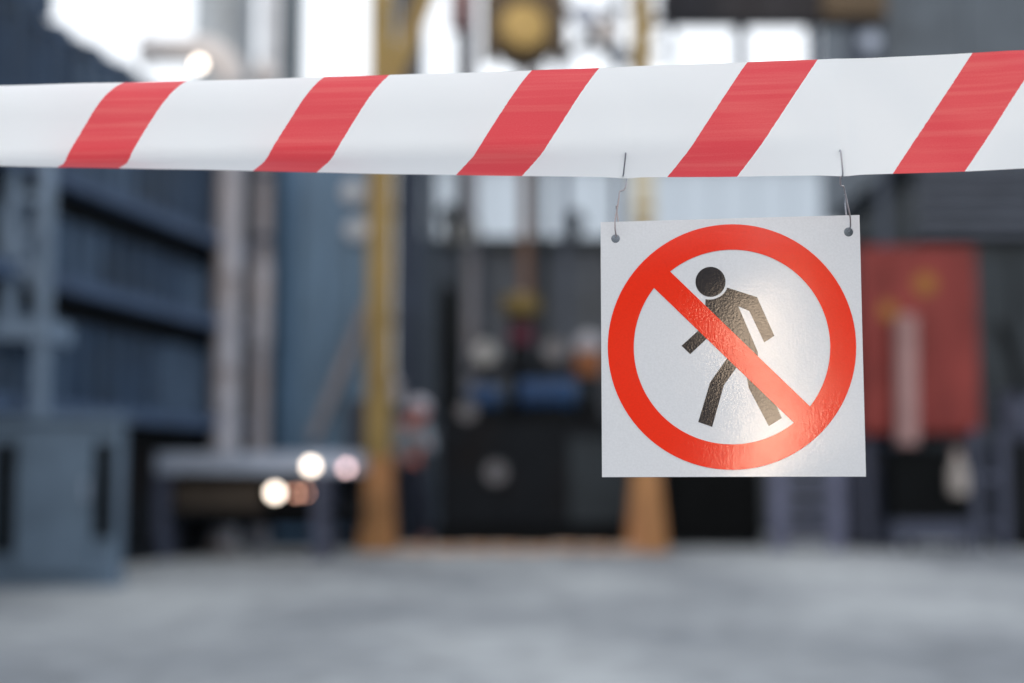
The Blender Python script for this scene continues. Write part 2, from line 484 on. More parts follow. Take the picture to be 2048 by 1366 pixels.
# ------------------------------------------------------------------ pipes with elbow
def arc_pts(c, r, a0, a1, n, y):
    return [Vector((c[0]+r*math.cos(a0+(a1-a0)*i/n), y, c[1]+r*math.sin(a0+(a1-a0)*i/n))) for i in range(n+1)]
def pipes():
    Y = 14.0
    xt, xb = PX(456, Y, 400), PX(452, Y, 955)
    r = .138
    xm = (xt+xb)/2
    t = thing('elbow_pipe', (xm, Y, 0), 'pale pipe that rises beside the shed and bends over at the top', 'pipe')
    zE = PZ(100, Y)
    R_ = .36
    MB().tube([(xm, Y, .02), (xm, Y, zE-R_)], r, 20).build('riser', M['pipe_pale'], t)
    MB().tube(arc_pts((xm-R_, zE-R_), R_, 0, math.pi/2, 10, Y), r*1.08, 20).build('elbow', M['lagging'], t)  # bend and branch whitened to carry sunlight; riser keeps the duller coat
    xl = PX(262, Y)
    MB().tube([(xm-R_, Y, zE), (xl, Y, zE)], r, 20).build('branch', M['lagging'], t)
    for z in (PZ(560, Y), PZ(745, Y), .06):
        MB().lathe((xm, Y, z), [(r*1.16, -.03), (r*1.16, .03)], 'z', 20).build('flange', M['pipe_dull'], t)
    MB().lathe((xl, Y, zE), [(r*1.25, 0), (r*1.25, .06)], 'x', 20).build('flange', M['lagging'], t)
    p = at(398, 128, Y-.25)
    l = thing('lamp', p, 'round warm lamp lit in front of the pipe bend', 'lamp')  # added glowing ball imitates a bright round glint
    MB().sphere(p, .042, n=12, m=8).build('bulb', M['lamp_warm'], l)
    MB().lathe(p + Vector((0, .11, 0)), [(.03, 0), (.045, .03), (.032, .085)], 'y', 12).build('socket', M['galv'], l)
    Y = 14.4
    xm = PX(521, Y, 700); r = .092
    t = thing('straight_pipe', (xm, Y, 0), 'thinner dull pipe standing straight beside the bent pale pipe', 'pipe')
    MB().tube([(xm, Y, .02), (xm, Y, PZ(170, Y))], r, 18).build('riser', M['pipe_dull'], t)
    MB().tube([(xm, Y, PZ(690, Y)), (xm, Y, PZ(530, Y))], r*1.15, 18).build('sleeve', M['pipe_pale'], t)
    MB().sphere((xm, Y-.02, PZ(150, Y)), .13).build('cap', M['lagging'], t)
    for z in (PZ(480, Y), PZ(350, Y), .05):
        MB().lathe((xm, Y, z), [(r*1.2, -.03), (r*1.2, .03)], 'z', 18).build('flange', M['column_dark'], t)
pipes()

# ------------------------------------------------------------------ columns behind the pipes
def column(name, px0, px1, Y, ztop, m, label, cat='column', rnd_=True, py=60):
    x0, x1 = PX(px0, Y, py), PX(px1, Y, py); xm = (x0+x1)/2; r = (x1-x0)/2
    t = thing(name, (xm, Y, 0), label, cat)
    if rnd_:
        MB().tube([(xm, Y, .1), (xm, Y, ztop)], r, 24).build('shaft', m, t)
        for z in np.arange(1.2, ztop, 1.6):
            MB().lathe((xm, Y, z), [(r*1.025, -.03), (r*1.025, .03)], 'z', 24).build('band', m, t)
        MB().lathe((xm, Y, 0), [(r*1.15, 0), (r*1.15, .1)], 'z', 24).build('footing', M['wall_grey'], t)
    else:
        d = r*2
        MB().box(x0, x1, Y, Y+.05, .03, ztop).build('front_flange', m, t)
        MB().box(x0, x1, Y+d, Y+d+.05, .03, ztop).build('rear_flange', m, t)
        MB().box(xm-.03, xm+.03, Y+.052, Y+d-.002, .03, ztop).build('web', m, t)
        MB().box(x0-.08, x1+.08, Y-.08, Y+d+.13, 0, .028).build('base_plate', m, t)
    return t
column('round_column', 388, 510, 17.5, 8.2, M['column_grey'], 'grey round steel column rising behind the pipe bend against the sky')
column('steel_column', 522, 574, 16.8, 8.2, M['column_light'], 'light grey steel column standing next to the grey round column', rnd_=False)
column('steel_column', 568, 600, 16.2, 8.2, M['teal_dark'], 'thin dark teal post at the edge of the bright sky', rnd_=False)
column('steel_column', 792, 846, 16.4, 8.2, M['column_dark'], 'dark blue grey column right behind the ochre post', rnd_=False)
column('steel_column', 850, 872, 17.6, PZ(300, 17.6), M['grey_panel'], 'short grey post between the dark column and the machine', rnd_=False, py=400)

def screen():
    Y = 15.9
    x0, x1 = PX(415, Y), PX(566, Y); zt = PZ(262, Y)
    t = thing('steel_screen', ((x0+x1)/2, Y, 0), 'dark steel screen behind the two pale pipes', 'screen')
    for k in range(3):
        MB().box(x0+(x1-x0)*k/3+.006, x0+(x1-x0)*(k+1)/3-.006, Y, Y+.05, .05, zt).build('panel', M['dark_screen'], t)
    MB().box(x0, x1, Y+.06, Y+.12, 0, zt-.02).build('backing', M['near_black'], t)
screen()

# ------------------------------------------------------------------ steel blue clad tower
def tower():
    Y = 15.4
    x0, x1 = PX(557, Y, 600), PX(738, Y, 600); zt = PZ(255, Y)
    t = thing('clad_tower', ((x0+x1)/2, Y, 0), 'steel blue ribbed housing standing between the pipes and the ochre post', 'housing')
    n = 5; wd = (x1-x0)/n
    for i in range(n):
        a = x0+i*wd
        y = Y + (.03 if i % 2 else 0)
        MB().box(a+.006, a+wd-.006, y, y+.04, .12, zt).build('clad_panel', M['tower_blue'], t)
    MB().box(x0, x1, Y+.075, Y+1.1, .0, zt-.02).build('body', M['tower_blue'], t)
    MB().box(x0-.04, x1+.04, Y-.04, Y+1.15, zt+.002, zt+.1).build('roof_cap', M['column_light'], t)
    MB().box(x0-.02, x1+.02, Y-.03, Y+.07, 0, .118).build('plinth', M['near_black'], t)
    MB().bar((PX(628, Y), Y-.10, PZ(880, Y)), (PX(735, Y), Y-.10, PZ(610, Y)), .10, .06).build('brace', M['pipe_dull'], t)
    MB().box(PX(690, Y), PX(736, Y), Y-.045, Y-.002, .13, PZ(800, Y)).build('door', M['column_dark'], t)
    p = at(714, 460, Y-.1)
    l = MB().lathe(p, [(.10, 0), (.12, .03), (.02, .05)], 'y', 16).build('vent_hood', M['column_light'], t)
    MB().lathe(at(706, 385, Y-.1), [(.10, 0), (.12, .03), (.02, .05)], 'y', 16).build('vent_hood', M['column_light'], t)
tower()

# ------------------------------------------------------------------ gantry: posts, beam, hoist
def gantry():
    Y = 14.6
    xa, xb = PX(760, Y, 600), PX(1287, Y, 600)
    xm = (xa+xb)/2
    t = thing('gantry_frame', (xm, Y, 0), 'ochre gantry of two tall posts with flared orange feet around the dark machine', 'gantry')
    zt = 6.6
    for x, hw, hb in ((xa, .125, .185), (xb, .105, .205)):
        po = MB().box(x-hw, x+hw, Y-hw, Y+hw, .9, zt).build('post', M['ochre'], t, bevel=.01)
        ft = MB()
        vs = []
        for z, h in ((.03, hb), (.25, hb-.02), (.95, hw+.012)):
            vs += [(x-h, Y-h, z), (x+h, Y-h, z), (x+h, Y+h, z), (x-h, Y+h, z)]
        fs = [(3,2,1,0), (8,9,10,11)]
        for k in (0, 4):
            fs += [(k+i, k+(i+1) % 4, k+4+(i+1) % 4, k+4+i) for i in range(4)]
        ft.add(vs, fs).build('foot', M['orange_base'], po)
        bp = MB().box(x-hb-.03, x+hb+.03, Y-hb-.03, Y+hb+.03, 0, .028).build('base_plate', M['orange_base'], po)
        for z in (PZ(640, Y), PZ(760, Y), PZ(420, Y)):
            MB().box(x-hw-.015, x+hw+.015, Y-hw-.015, Y+hw+.015, z-.03, z+.03).build('collar', M['ochre'], po)
    MB().box(xa-.5, xb+.9, Y-.16, Y+.16, zt+.002, zt+.45).build('beam', M['ochre'], t)
    for x, s in ((xa, 1),):
        MB().bar((x+s*.06, Y-.02, PZ(190, Y)), (x+s*.75, Y-.02, zt), .2, .12).build('brace', M['ochre'], t)
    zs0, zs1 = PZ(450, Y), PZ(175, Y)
    MB().box(xb-.112, xb+.112, Y-.112, Y+.112, zs0, zs1).build('sleeve', M['cream'], t, bevel=.006)  # pale box paints sky glare onto the post, no separate part
    # hoist hanging below the beam
    c = at(1047, 70, Y)
    h = thing('chain_hoist', (c.x, Y, c.z-.5), 'golden yellow hoist with a pale round end cover hanging from the gantry beam', 'hoist')
    MB().box(c.x-.285, c.x+.285, Y-.20, Y+.25, c.z+.18, c.z+.62).build('trolley', M['hoist_dark'], h, bevel=.03)
    MB().lathe((c.x, Y+.25, c.z), [(.30, 0), (.34, .06), (.34, .44), (.29, .5)], 'y', 24).build('drum_housing', M['hoist_dark'], h)
    MB().lathe((c.x, Y-.255, c.z), [(.24, 0), (.24, .03), (.20, .07), (.05, .09)], 'y', 24).build('end_cover', M['hoist_gold'], h)
    for s in (-1, 1):
        MB().box(c.x+s*.36-.07, c.x+s*.36+.07, Y-.18, Y+.2, c.z-.26, c.z+.6).build('side_plate', M['hoist_dark'], h)
    MB().tube([(c.x, Y, c.z-.29), (c.x, Y, c.z-.62)], .02, 8).build('chain', M['near_black'], h)
    hk = arc_pts((c.x, c.z-.72), .085, math.pi/2, -math.pi*.8, 12, Y)
    MB().tube(hk, [.02]*8+[.018,.016,.013,.010,.006], 8).build('hook', M['near_black'], h)
    MB().box(c.x-.05, c.x+.05, Y-.05, Y+.05, c.z+.62, zt).build('hanger', M['hoist_dark'], h)
gantry()

# pipes and braces seen against the sky behind the hoist
def sky_struts():
    Y = 18.0
    xc = PX(1200, Y, 60)
    t = thing('pipe_truss', (xc, Y, 0), 'dark lattice of thin struts in front of the sky beside the hoist', 'truss')
    zt = 8.0
    for px in (1128, 1232):
        MB().box(PX(px, Y, 60)-.045, PX(px, Y, 60)+.045, Y-.05, Y+.05, 0, zt).build('upright', M['column_dark'], t)
    for a, b in (((1128, 10), (1232, 130)), ((1232, 130), (1322, 40)), ((1128, 120), (1232, 20))):
        MB().bar(at(*a, Y+.07), at(*b, Y+.07), .09, .05).build('brace', M['column_dark'], t)
    for px, py, rr, mm in ((1172, 28, .17, 'galv'), (1212, 62, .15, 'lagging'), (1288, 48, .17, 'lagging'), (1262, 112, .12, 'galv')):
        p = at(px, py, Y-.2)
        MB().lathe((p.x, Y-.1, p.z), [(rr*.9,0),(rr,.02),(rr*.8,.05),(rr*.8,.08),(rr,.11),(rr*.9,.13)], 'y', 20).build('pulley', M[mm], t)
    for py in (8, 92, 240):
        MB().box(PX(1110, Y, 60), PX(1335, Y, 60), Y+.12, Y+.2, PZ(py, Y)-.03, PZ(py, Y)+.03).build('rail', M['column_light'], t)
    Y = 17.0
    x = PX(922, Y, 30)
    t = thing('flue_pipe', (x, Y, 0), 'pinkish brown flue pipe rising behind the hoist', 'pipe')
    MB().tube([(x, Y, .0), (x, Y, PZ(60, Y))], .055, 14).build('lower_run', M['coping'], t)
    MB().tube([(x, Y, PZ(60, Y)), (x, Y, 8)], .15, 14).build('upper_run', M['rose_pipe'], t)
sky_struts()

# ------------------------------------------------------------------ pale hall far behind
def hall():
    Y = 70.0
    x0, x1 = PX(820, Y), PX(1900, Y); zt = PZ(335, Y)
    t = thing('distant_hall', ((x0+x1)/2, Y, 0), 'pale white clad hall far behind the yard below the sky', 'building')
    n = 14; wd = (x1-x0)/n
    for i in range(n):
        MB().box(x0+i*wd+.03, x0+(i+1)*wd-.03, Y, Y+.3, .4, zt).build('wall_panel', M['hall_white'], t)
    MB().box(x0, x1, Y+.32, Y+20, 0, zt-.05).build('wall', M['hall_white'], t)
    MB().box(x0-.3, x1+.3, Y-.3, Y+20.3, zt+.01, zt+.6).build('roof', M['hall_white'], t)
hall()

# ------------------------------------------------------------------ grey yard wall behind the machine
def yard_wall():
    Y = 19.5
    x0, x1 = PX(840, Y), PX(1850, Y); zt = PZ(500, Y)
    t = thing('yard_wall', ((x0+x1)/2, Y, 0), 'grey panelled yard wall with dark coping behind the machine', 'wall')
    n = 8; wd = (x1-x0)/n
    for i in range(n):
        MB().box(x0+i*wd+.015, x0+(i+1)*wd-.015, Y, Y+.12, .05, zt).build('wall_panel', M['wall_grey'], t)
    MB().box(x0, x1, Y+.13, Y+.25, 0, zt-.02).build('core', M['wall_grey'], t)
    MB().box(x0-.05, x1+.05, Y-.06, Y+.3, zt+.002, zt+.17).build('coping', M['coping'], t)
yard_wall()
for px, wd, mm, lab, top in ((1052, .16, 'brown', 'brown pole standing behind the grey yard wall', 8), (1082, .10, 'coping', 'dark thin pole next to the brown pole', 8), (942, .16, 'pipe_dull', 'grey pole above the pale gauge behind the machine', 8)):
    Y = 18.6
    x = PX(px, Y, 400)
    t = thing('pole', (x, Y, 0), lab, 'pole', 'poles in front of the yard wall')
    MB().tube([(x, Y, .04), (x, Y, top)], wd/2, 14).build('shaft', M[mm], t)
    MB().box(x-.15, x+.15, Y-.15, Y+.15, 0, .038).build('base_plate', M['coping'], t)
# small shrub-like pipe fittings on top of wall
for px, py, r, lab in ((1150, 452, .13, 'dark round vent cowl on the yard wall beside the sign edge'), (900, 440, .16, 'dark round vent cowl on the yard wall beside the grey posts')):
    Y = 19.6
    p = at(px, py, Y)
    zt = PZ(500, Y) + .172
    v = thing('vent_cowl', (p.x, Y, zt), lab, 'vent')
    MB().tube([(p.x, Y, zt), (p.x, Y, p.z)], r*.6, 12).build('neck', M['coping'], v)
    MB().lathe((p.x, Y, p.z), [(r*.9, 0), (r*1.1, .05), (r*.9, .16), (r*.3, .22)], 'z', 16).build('cap', M['coping'], v)

# ------------------------------------------------------------------ dark machine
def machine():
    Y = 15.2
    x0, x1 = PX(878, Y), PX(1262, Y); zt = PZ(842, Y)
    t = thing('dark_machine', ((x0+x1)/2, Y, 0), 'large black machine with mast, standing between the two ochre posts', 'machine')
    MB().box(x0, x1, Y, Y+1.6, .22, zt).build('body', M['near_black'], t, bevel=.02)
    MB().box(x0-.05, x1+.05, Y-.05, Y+1.65, 0, .218).build('skid', M['black'], t)
    for k in range(3):
        a = x0 + (x1-x0)*(k+.04)/3; b = x0 + (x1-x0)*(k+.96)/3
        MB().box(a, b, Y-.03, Y-.002, .28, zt-.18).build('access_panel', M[('near_black', 'near_black', 'coping')[k]], t)
    MB().box(x0+.02, x1-.02, Y+.05, Y+1.5, zt+.002, zt+.05).build('deck', M['black'], t)
    # mast on the side
    xm = PX(893, Y)
    MB().box(xm-.10, xm+.10, Y+.1, Y+.3, zt+.052, PZ(590, Y)).build('mast', M['black'], t, bevel=.03)
    MB().lathe((xm, Y+.2, PZ(590, Y)+.002), [(.09, 0), (.10, .05), (.05, .12)], 'z', 16).build('mast_cap', M['black'], t)
    # centre column with yellow drum and maroon coupling
    xc = PX(1042, Y)
    MB().tube([(xc, Y+.5, zt+.05), (xc, Y+.5, PZ(628, Y))], .13, 16).build('spindle', M['near_black'], t)
    MB().lathe((xc, Y+.5, PZ(622, Y)), [(.10, 0), (.20, .03), (.22, .12), (.19, .22), (.05, .25)], 'z', 20).build('drum', M['yellow_dull'], t)
    MB().lathe((xc, Y+.5, PZ(680, Y)), [(.13, 0), (.15, .02), (.15, .16), (.12, .2)], 'z', 20).build('coupling', M['maroon'], t)
    MB().box(PX(930, Y), PX(1210, Y), Y+.7, Y+.85, PZ(740, Y), PZ(715, Y)).build('cross_rail', M['near_black'], t)
    MB().box(PX(925, Y), PX(1215, Y), Y+.9, Y+1.2, zt+.052, PZ(770, Y)).build('rear_block', M['coping'], t)
    return Y, zt
Ym, zm = machine()
def motor(px, py, rad, ln, body, lab, cap='coping'):
    p = at(px, py, Ym+.15)
    zb = zm + .052
    t = thing('electric_motor', (p.x, p.y+.1, zb), lab, 'motor', 'motors on top of the machine')
    MB().lathe((p.x-ln/2, p.y+.1, p.z), [(rad*.8, 0), (rad, .03), (rad, ln-.08), (rad*.85, ln)], 'x', 20).build('housing', M[body], t)
    for k in range(8):
        MB().lathe((p.x-ln/2+.05+k*(ln-.12)/8, p.y+.1, p.z), [(rad*1.06, 0), (rad*1.06, .012)], 'x', 20).build('cooling_fin', M[body], t)
    MB().lathe((p.x+ln/2+.002, p.y+.1, p.z), [(rad*.9, 0), (rad*.9, .08), (rad*.6, .11)], 'x', 20).build('fan_cover', M[cap], t)
    MB().box(p.x-ln*.35, p.x+ln*.35, p.y-.04, p.y+.24, zb, max(zb+.02, p.z-rad*.8)).build('foot', M['black'], t)
motor(968, 795, .135, .34, 'blue_cover', 'smaller blue electric motor near the mast of the machine')
motor(1095, 788, .165, .62, 'blue_cover', 'larger blue electric motor in the middle of the machine top')
def upright_motor():
    p = at(1176, 725, Ym+.5)
    zb = zm + .052
    t = thing('upright_motor', (p.x, p.y, zb), 'orange upright motor with pale cap on the machine beside the sign edge', 'motor')
    MB().tube([(p.x, p.y, zb), (p.x, p.y, p.z-.16)], .13, 16).build('stand', M['near_black'], t)
    MB().lathe((p.x, p.y, p.z-.16), [(.13, 0), (.16, .02), (.16, .26), (.13, .29)], 'z', 20).build('housing', M['orange_motor'], t)
    MB().lathe((p.x, p.y, p.z+.132), [(.15, 0), (.16, .08), (.12, .17), (.03, .2)], 'z', 20).build('cap', M['pipe_pale'], t)
upright_motor()
def gauge(px, py, Y, r, mm, lab, z_to):
    p = at(px, py, Y)
    t = thing('dial_gauge', (p.x, Y, z_to), lab, 'gauge', 'round dial gauges around the machine')
    MB().lathe((p.x, Y+.06, p.z), [(r*1.12, 0), (r*1.15, .05), (r*1.0, .062)], 'y', 24).build('case', M['coping'], t)
    d = MB().lathe((p.x, Y-.004, p.z), [(r*.97, 0), (r*.97, .004)], 'y', 24).build('dial', M[mm], t)
    MB().bar((p.x-r*.1, Y-.012, p.z-r*.1), (p.x+r*.5, Y-.012, p.z+r*.55), .012, .004).build('needle', M['black'], d)
    if abs(z_to - p.z) > .1:
        MB().tube([(p.x, Y+.10, z_to), (p.x, Y+.10, p.z)], .025, 8).build('stem', M['coping'], t)
gauge(926, 462, 18.2, .19, 'gauge_white', 'pale round dial high on a stem above the yard wall', 0)
gauge(970, 705, Ym+.3, .13, 'gauge_white', 'pale round dial between the black mast and the yellow drum', zm+.05)
gauge(1110, 700, Ym+.3, .13, 'gauge_grey', 'grey round dial on the machine under the yellow drum side next to the orange motor', zm+.05)
gauge(934, 822, Ym-.02, .10, 'gauge_grey', 'small grey dial low at the machine deck beside the blue motor', zm-.1)
gauge(992, 945, Ym-.10, .11, 'gauge_grey', 'round grey dial on the black machine front', PZ(945, Ym-.10))

# ------------------------------------------------------------------ worker
def skin_mesh(name, verts, edges, radii, m, parent, root=0, sub=2):
    off = ROOT[parent.name] if not parent.parent else ROOT[parent.parent.name]
    me = bpy.data.meshes.new(name)
    me.from_pydata([tuple(Vector(v)-off) for v in verts], edges, [])
    o = bpy.data.objects.new(name, me); C.objects.link(o); o.parent = parent
    sk = o.modifiers.new('skin', 'SKIN'); sk.use_smooth_shade = True
    lay = me.skin_vertices[0].data if me.skin_vertices else None
    if lay is None:
        bm = bmesh.new(); bm.from_mesh(me); bm.verts.layers.skin.verify(); bm.to_mesh(me); bm.free()
        lay = me.skin_vertices[0].data
    for i, r in enumerate(radii):
        lay[i].radius = (r, r) if not isinstance(r, tuple) else r
        lay[i].use_root = (i == root)
    s = o.modifiers.new('subdivision', 'SUBSURF'); s.levels = sub; s.render_levels = sub
    me.materials.append(m)
    return o
def worker():
    Y = 15.0
    bx = PX(818, Y)
    t = thing('person', (bx, Y, 0), 'worker in white hard hat, pale shirt and dark trousers leaning forward beside the ochre post', 'person')
    def V(x, y, z): return (bx+x, Y+y, z)
    # joints: leaning to the right, one leg forward
    pel = V(-.06, .02, .92); wai = V(-.05, 0, 1.06); che = V(-.03, -.10, 1.22); nek = V(.05, -.20, 1.32); hd = V(.10, -.25, 1.385); top = V(.115, -.26, 1.475)
    hl, hr = V(-.15, .03, .88), V(.04, 0, .88)
    kl, kr = V(-.15, .0, .48), V(.13, -.06, .50)
    al, ar = V(-.16, .06, .08), V(.17, .03, .08)
    tl, tr = V(-.17, -.10, .05), V(.21, -.12, .05)
    sl, sr = V(-.19, -.09, 1.27), V(.15, -.15, 1.26)
    el, er = V(-.20, -.17, 1.02), V(.24, -.24, 1.05)
    wl, wr = V(-.10, -.36, .96), V(.14, -.42, 1.09)
    body_v = [pel, wai, che, nek, hd, top, hl, kl, al, hr, kr, ar, sl, el, wl, sr, er, wr]
    body_e = [(0,1),(1,2),(2,3),(3,4),(4,5),(0,6),(6,7),(7,8),(0,9),(9,10),(10,11),(2,12),(12,13),(13,14),(2,15),(15,16),(16,17)]
    body_r = [.13,.13,.145,.06,.095,.085,.085,.06,.045,.085,.06,.045,.06,.042,.03,.06,.042,.03]
    b = skin_mesh('body', body_v, body_e, body_r, M['skin'], t)
    skin_mesh('shirt', [pel, wai, che, V(.03,-.17,1.30), sl, el, V(-.13,-.31,.975), sr, er, V(.17,-.36,1.075)],
              [(0,1),(1,2),(2,3),(2,4),(4,5),(5,6),(2,7),(7,8),(8,9)], [.155,.155,.17,.085,.085,.065,.052,.085,.065,.052], M['shirt'], t)
    skin_mesh('trousers', [V(-.06,.02,.97), pel, hl, kl, V(-.16,.06,.12), hr, kr, V(.17,.03,.12)],
              [(0,1),(1,2),(2,3),(3,4),(1,5),(5,6),(6,7)], [.155,.155,.11,.085,.075,.11,.085,.075], M['trousers'], t, root=1)
    for a, tt in ((al, tl), (ar, tr)):
        skin_mesh('boot', [Vector(a)+Vector((0,.03,-.03)), Vector(a)+Vector((0,-.04,-.025)), tt], [(0,1),(1,2)], [.05,.05,.042], M['shoe'], t)
    # hands with fingers, in work gloves
    for wv, s, d in ((wl, 1, Vector((.35,-.75,-.35))), (wr, -1, Vector((-.35,-.8,.1)))):
        d = d.normalized(); wv = Vector(wv); side = d.cross(Vector((0,0,1))).normalized()
        vs = [wv, wv+d*.045, wv+d*.085]; es = [(0,1),(1,2)]; rs = [.03,.038,.036]
        for k, ln in enumerate((.060,.072,.068,.052)):
            base = wv + d*.09 + side*(.026*(k-1.5)); n = len(vs)
            vs += [base, base+d*ln*.55+Vector((0,0,-.008)), base+d*ln+Vector((0,0,-.03))]
            es += [(2,n),(n,n+1),(n+1,n+2)]; rs += [.011,.010,.008]
        n = len(vs); base = wv+d*.03+side*.04*s
        vs += [base, base+d*.04+side*.02*s]; es += [(1,n),(n,n+1)]; rs += [.012,.010]
        skin_mesh('glove', vs, es, rs, M['glove'], t, sub=1)
    # head details
    hc = Vector(V(.112, -.27, 1.415))
    MB().sphere(hc, .105, .82, .98, 1.12).build('head', M['skin'], t)
    MB().tube([hc+Vector((.01,-.10,.01)), hc+Vector((.012,-.125,-.03)), hc+Vector((.012,-.10,-.04))], [.008,.016,.012], 8).build('nose', M['skin'], t)
    for s in (-1, 1):
        MB().sphere(hc+Vector((s*.035,-.090,.012)), .013).build('eye', M['shoe'], t)
        MB().sphere(hc+Vector((s*.086,.0,-.01)), .028, .4, .8, 1).build('ear', M['skin'], t)
    MB().tube([hc+Vector((-.03,-.092,-.06)), hc+Vector((.03,-.092,-.06))], .007, 8).build('mouth', M['maroon'], t)
    h = MB().lathe(hc+Vector((0,.01,.045)), [(.118,0),(.12,.03),(.108,.075),(.07,.105),(.02,.115)], 'z', 24).build('hard_hat', M['hat'], t)
    MB().lathe(hc+Vector((0,-.012,.040)), [(.142,0),(.142,.008),(.118,.016)], 'z', 24).build('brim', M['hat'], h)
worker()
p = at(782, 782, 14.9)
tk = thing('water_tank', (p.x, 14.9, 0), 'pale round canister on a stand between the ochre post and the worker', 'canister')
MB().lathe((p.x, 14.9, p.z-.16), [(.08,0),(.105,.03),(.105,.24),(.07,.29),(.035,.32)], 'z', 18).build('canister', M['pipe_pale'], tk)
MB().tube([(p.x, 14.9, 0), (p.x, 14.9, p.z-.162)], .05, 10).build('stand', M['column_dark'], tk)

# ------------------------------------------------------------------ right hand side
def rack():
    Y = 14.7
    xa, xb = PX(1556, Y), PX(1671, Y)
    t = thing('step_ladder', ((xa+xb)/2, Y, 0), 'blue grey metal ladder with thin rungs standing below the hanging sign', 'ladder')
    zt = PZ(760, Y)
    for x in (xa, xb):
        MB().box(x-.08, x+.08, Y-.04, Y+.04, 0, zt).build('rail', M['ladder_grey'], t)
    n = 9
    for k in range(n):
        z = .14 + k*.20
        MB().box(xa+.08, xb-.08, Y-.03, Y+.03, z-.03, z+.03).build('rung', M['ladder_grey'], t)
rack()
def dark_units():
    Y = 15.6
    for a, b, ya, lab, mm in ((1338, 1524, 900, 'low black cabinet beside the ladder under the sign', 'black'), (1694, 1778, 880, 'narrow slate grey cabinet beside the ladder', 'frame_grey')):
        x0, x1 = PX(a, Y), PX(b, Y); zt = PZ(ya, Y)
        t = thing('steel_cabinet', ((x0+x1)/2, Y, 0), lab, 'cabinet')
        MB().box(x0, x1, Y+.02, Y+.8, .06, zt).build('body', M[mm], t, bevel=.01)
        for k in range(2):
            MB().box(x0+(x1-x0)*k/2+.01, x0+(x1-x0)*(k+1)/2-.01, Y-.01, Y+.018, .09, zt-.03).build('door', M[mm], t)
        MB().box(x0-.01, x1+.01, Y, Y+.8, 0, .058).build('plinth', M['near_black'], t)
dark_units()
def red_cab():
    Y = 14.9
    x0, x1 = PX(1728, Y), PX(1966, Y); z0, z1 = PZ(868, Y), PZ(492, Y)
    t = thing('red_cabinet', ((x0+x1)/2, Y, 0), 'tall red control cabinet with two yellow stickers on a black stand', 'cabinet')
    MB().box(x0, x1, Y+.02, Y+.5, z0, z1).build('body', M['red_paint'], t, bevel=.01)
    xs = [x0, PX(1785, Y), x1]
    for k in range(2):
        MB().box(xs[k]+.012, xs[k+1]-.012, Y-.012, Y+.018, z0+.03, z1-.03).build('door', M['red_paint'], t)
    for px, py, r in ((1850, 568, .12), (1776, 622, .10)):
        p = at(px, py, Y)
        MB().lathe((p.x, Y-.014, p.z), [(r, 0), (r, .003)], 'y', 20).build('sticker', M['yellow_mark'], t)
    MB().box(x0+.03, x1-.02, Y+.05, Y+.45, z0-.05, z0-.002).build('tray', M['black'], t)
    for x in (x0+.06, x1-.06):
        MB().box(x-.045, x+.045, Y+.06, Y+.15, 0, z0-.052).build('leg', M['frame_grey'], t)
    p1, p2 = at(1812, 640, Y-.12), at(1814, 885, Y-.12)
    q = thing('vertical_pipe', (p2.x, Y-.12, 0), 'faded rose pipe standing in front of the red cabinet', 'pipe')
    MB().tube([(p2.x, Y-.12, p2.z-.02), (p1.x, Y-.12, p1.z)], .115, 16).build('sleeve', M['rose_pipe'], q)
    MB().tube([(p2.x, Y-.12, 0), (p2.x, Y-.12, p2.z-.022)], .05, 12).build('stand', M['black'], q)
    MB().lathe((p1.x, Y-.12, p1.z+.002), [(.12,0),(.12,.03),(.03,.06)], 'z', 16).build('cap', M['rose_pipe'], q)
    # black bin below
    Yb = 14.6
    a, b = PX(1782, Yb), PX(1936, Yb)
    bn = thing('black_bin', ((a+b)/2, Yb, 0), 'black box bin with a frame under the red cabinet', 'bin')
    zb, zt = PZ(1042, Yb), PZ(905, Yb)
    MB().box(a, b, Yb, Yb+.4, zb, zt).build('box', M['black'], bn, bevel=.015)
    MB().box(a-.02, b+.02, Yb-.02, Yb+.42, zt+.002, zt+.04).build('lid', M['black'], bn, bevel=.01)
    MB().box(a, b, Yb-.005, Yb+.02, PZ(1082, Yb), zb-.003).build('apron', M['frame_grey'], bn)
    for x in (a+.04, b-.04):
        for y in (Yb+.03, Yb+.37):
            MB().box(x-.03, x+.03, y-.03+.055, y+.03, 0, zb-.004).build('leg', M['frame_grey'], bn)
    pb = at(1916, 950, Yb-.08)
    bt = thing('plastic_bottle', (pb.x, Yb-.08, pb.z-.2), 'milky plastic bottle hanging in front of the black bin', 'bottle')
    MB().lathe((pb.x, Yb-.08, pb.z-.2), [(.08,0),(.095,.02),(.095,.22),(.07,.30),(.04,.36),(.04,.42)], 'z', 18).build('flask', M['bottle'], bt)
    MB().lathe((pb.x, Yb-.08, pb.z+.222), [(.045,0),(.045,.05)], 'z', 14).build('cap', M['rose_pipe'], bt)
red_cab()
